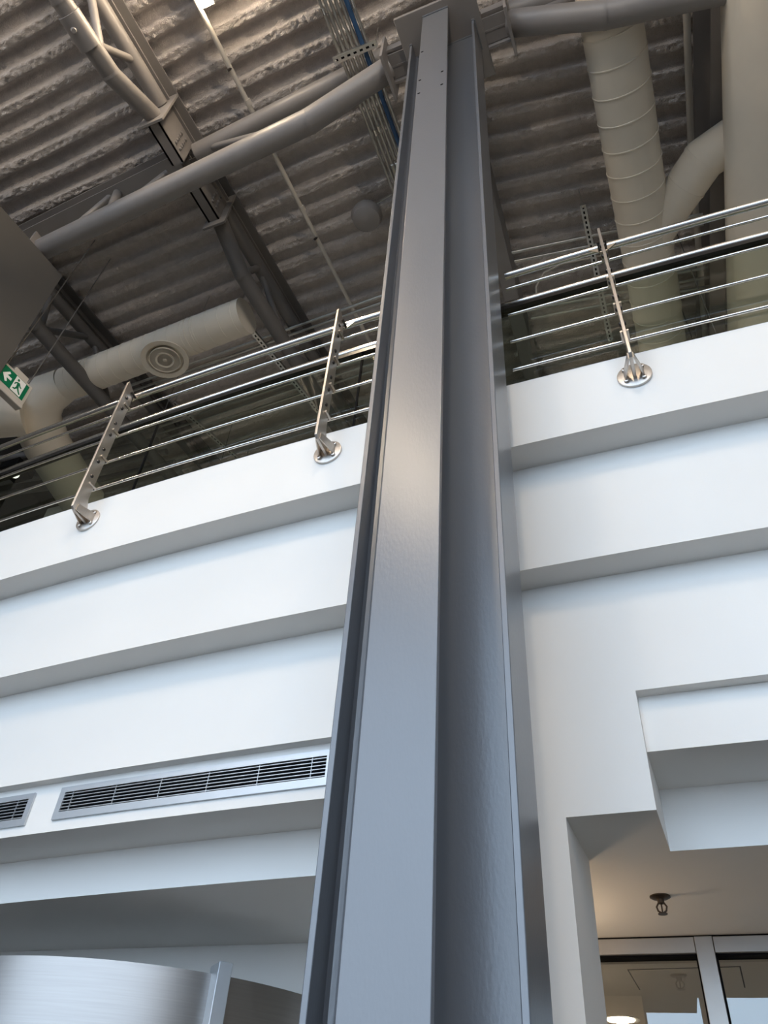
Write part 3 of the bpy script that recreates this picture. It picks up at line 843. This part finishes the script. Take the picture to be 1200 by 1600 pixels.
# ------------------------------------------------------------------ stainless drum under the soffit
dx, dy, drad, dtop = -3.189, 4.334, 1.274, 0.85
dm = tag(empty('steel_drum_screen', (dx, dy, FLOOR)), 'curved brushed stainless drum screen under the soffit, lower left', 'screen')
def arc(mb, r, a0, a1, z0, z1, th=0.02, n=40):
    vs_, fs = [], []
    for i in range(n + 1):
        a = math.radians(a0 + (a1 - a0) * i / n)
        ca, sa = math.cos(a), math.sin(a)
        for (rr, z) in ((r, z0), (r - th, z0), (r - th, z1), (r, z1)):
            vs_.append(V(dx + rr * ca, dy + rr * sa, z))
    for i in range(n):
        for j in range(4):
            k = (j + 1) % 4
            fs.append((i * 4 + j, i * 4 + 4 + j, i * 4 + 4 + k, i * 4 + k))
    fs += [(0, 1, 2, 3), (n * 4 + 3, n * 4 + 2, n * 4 + 1, n * 4)]
    return mb.add(vs_, fs, True)
def bang(x, y): return math.degrees(math.atan2(y - dy, x - dx))
aS = bang(-2.229, 3.494)
for a0, a1 in ((-164, aS - 1.2), (aS + 1.2, -15)):
    o = arc(MB(), drad, a0, a1, FLOOR, dtop, 0.02, 48).build('curved_panel', 'brushed_drum', dm, fix=True)
    es = o.modifiers.new('edge', 'EDGE_SPLIT'); es.split_angle = math.radians(40)
a = math.radians(aS)
er, et = V(math.cos(a), math.sin(a), 0), V(-math.sin(a), math.cos(a), 0)
pc = V(dx, dy, 0) + er * (drad + 0.03)
MB().obox((pc.x, pc.y, (FLOOR + dtop + 0.035) / 2), er, et, (0, 0, 1), 0.065, 0.032, (dtop + 0.035 - FLOOR) / 2).build('seam_post', 'vent_alu', dm, bevel=0.003)

# ------------------------------------------------------------------ glazed door, lower right
gd = tag(empty('glass_door', (0.3, 4.2, FLOOR)), 'glazed door screen with satin metal frame under the lobby ceiling', 'door')
def dbox(x0, x1, z0, z1, f0, f1):
    return MB().hexa([(x0, yd(x0, f0), z0), (x1, yd(x1, f0), z0), (x1, yd(x1, f1), z0), (x0, yd(x0, f1), z0), (x0, yd(x0, f0), z1), (x1, yd(x1, f0), z1), (x1, yd(x1, f1), z1), (x0, yd(x0, f1), z1)])
dbox(-0.95, 2.15, 1.112, 1.1195, 0.012, 0.10).build('shadow_gap', 'black_gasket', gd)
for (a, b) in ((-0.95, -0.182), (-0.100, 0.75), (0.832, 2.15)):
    dbox(a, b, 1.045, 1.111, 0, 0.10).build('header', 'anodised', gd, bevel=0.002)
    dbox(a, b, 1.038, 1.045, 0.02, 0.10).build('gasket', 'black_gasket', gd)
    dbox(a + 0.006, b - 0.006, FLOOR + 0.08, 1.038, 0.080, 0.088).build('pane', 'door_glass', gd)
    dbox(a, b, FLOOR, FLOOR + 0.08, 0, 0.10).build('bottom_rail', 'anodised', gd)
for x in (-0.180, 0.752):
    dbox(x, x + 0.078, FLOOR, 1.112, -0.004, 0.10).build('mullion', 'anodised', gd, bevel=0.002)
    for xa in (x - 0.007, x + 0.078):
        dbox(xa, xa + 0.007, FLOOR + 0.08, 1.045, 0.015, 0.10).build('gasket', 'black_gasket', gd)

# sprinkler head in the lobby ceiling
ss = tag(empty('ceiling_sprinkler', (-0.258, 3.63, Z5)), 'dark bronze sprinkler head on the lobby ceiling', 'sprinkler')
c = V(-0.258, 3.63, Z5)
MB().lathe(c, (0, 0, -1), [(0.0, -0.001), (0.042, 0.0), (0.042, 0.004), (0.030, 0.010), (0.0, 0.011)], 28).build('escutcheon', 'bronze', ss)
MB().lathe(c, (0, 0, -1), [(0.014, 0.010), (0.014, 0.028), (0.009, 0.03), (0, 0.03)], 16).build('neck', 'bronze', ss)
for s_ in (-1, 1):
    MB().tube([c + V(s_ * 0.011, 0, -0.026), c + V(s_ * 0.020, 0, -0.040), c + V(s_ * 0.016, 0, -0.056), c + V(0, 0, -0.066)], 0.0036, 8).build('yoke_arm', 'bronze', ss)
MB().lathe(c, (0, 0, -1), [(0.0, 0.064), (0.019, 0.066), (0.019, 0.069), (0, 0.070)], 18).build('deflector', 'bronze', ss)
MB().tube([c + V(0, 0, -0.028), c + V(0, 0, -0.066)], 0.003, 8).build('bulb', 'bronze', ss)
# downlight of the inner room
dl = tag(empty('downlight', (-0.78, 5.92, Z5)), 'round lit downlight seen through the door glass', 'downlight')
MB().lathe((-0.78, 5.92, Z5), (0, 0, -1), [(0.085, -0.002), (0.115, 0.0), (0.118, 0.006), (0.085, 0.004)], 32).build('rim', 'sign_white', dl)
MB().lathe((-0.78, 5.92, Z5), (0, 0, -1), [(0.0, 0.0055), (0.083, 0.0055), (0.083, 0.008), (0, 0.008)], 32).build('lens', 'downlight_glow', dl)
wl = tag(empty('wall_lamp', (-0.93, 3.70, 0.75)), 'warm wall lamp hidden behind the door pier', 'lamp')
MB().box(-0.949, -0.93, 3.60, 3.80, 0.70, 0.90).build('back_plate', 'anodised', wl)
MB().box(-0.93, -0.86, 3.63, 3.77, 0.74, 0.86).build('shade', 'lobby_glow', wl, bevel=0.01)

# drop the helper property
for o in bpy.data.objects:
    if '_o' in o: del o['_o']
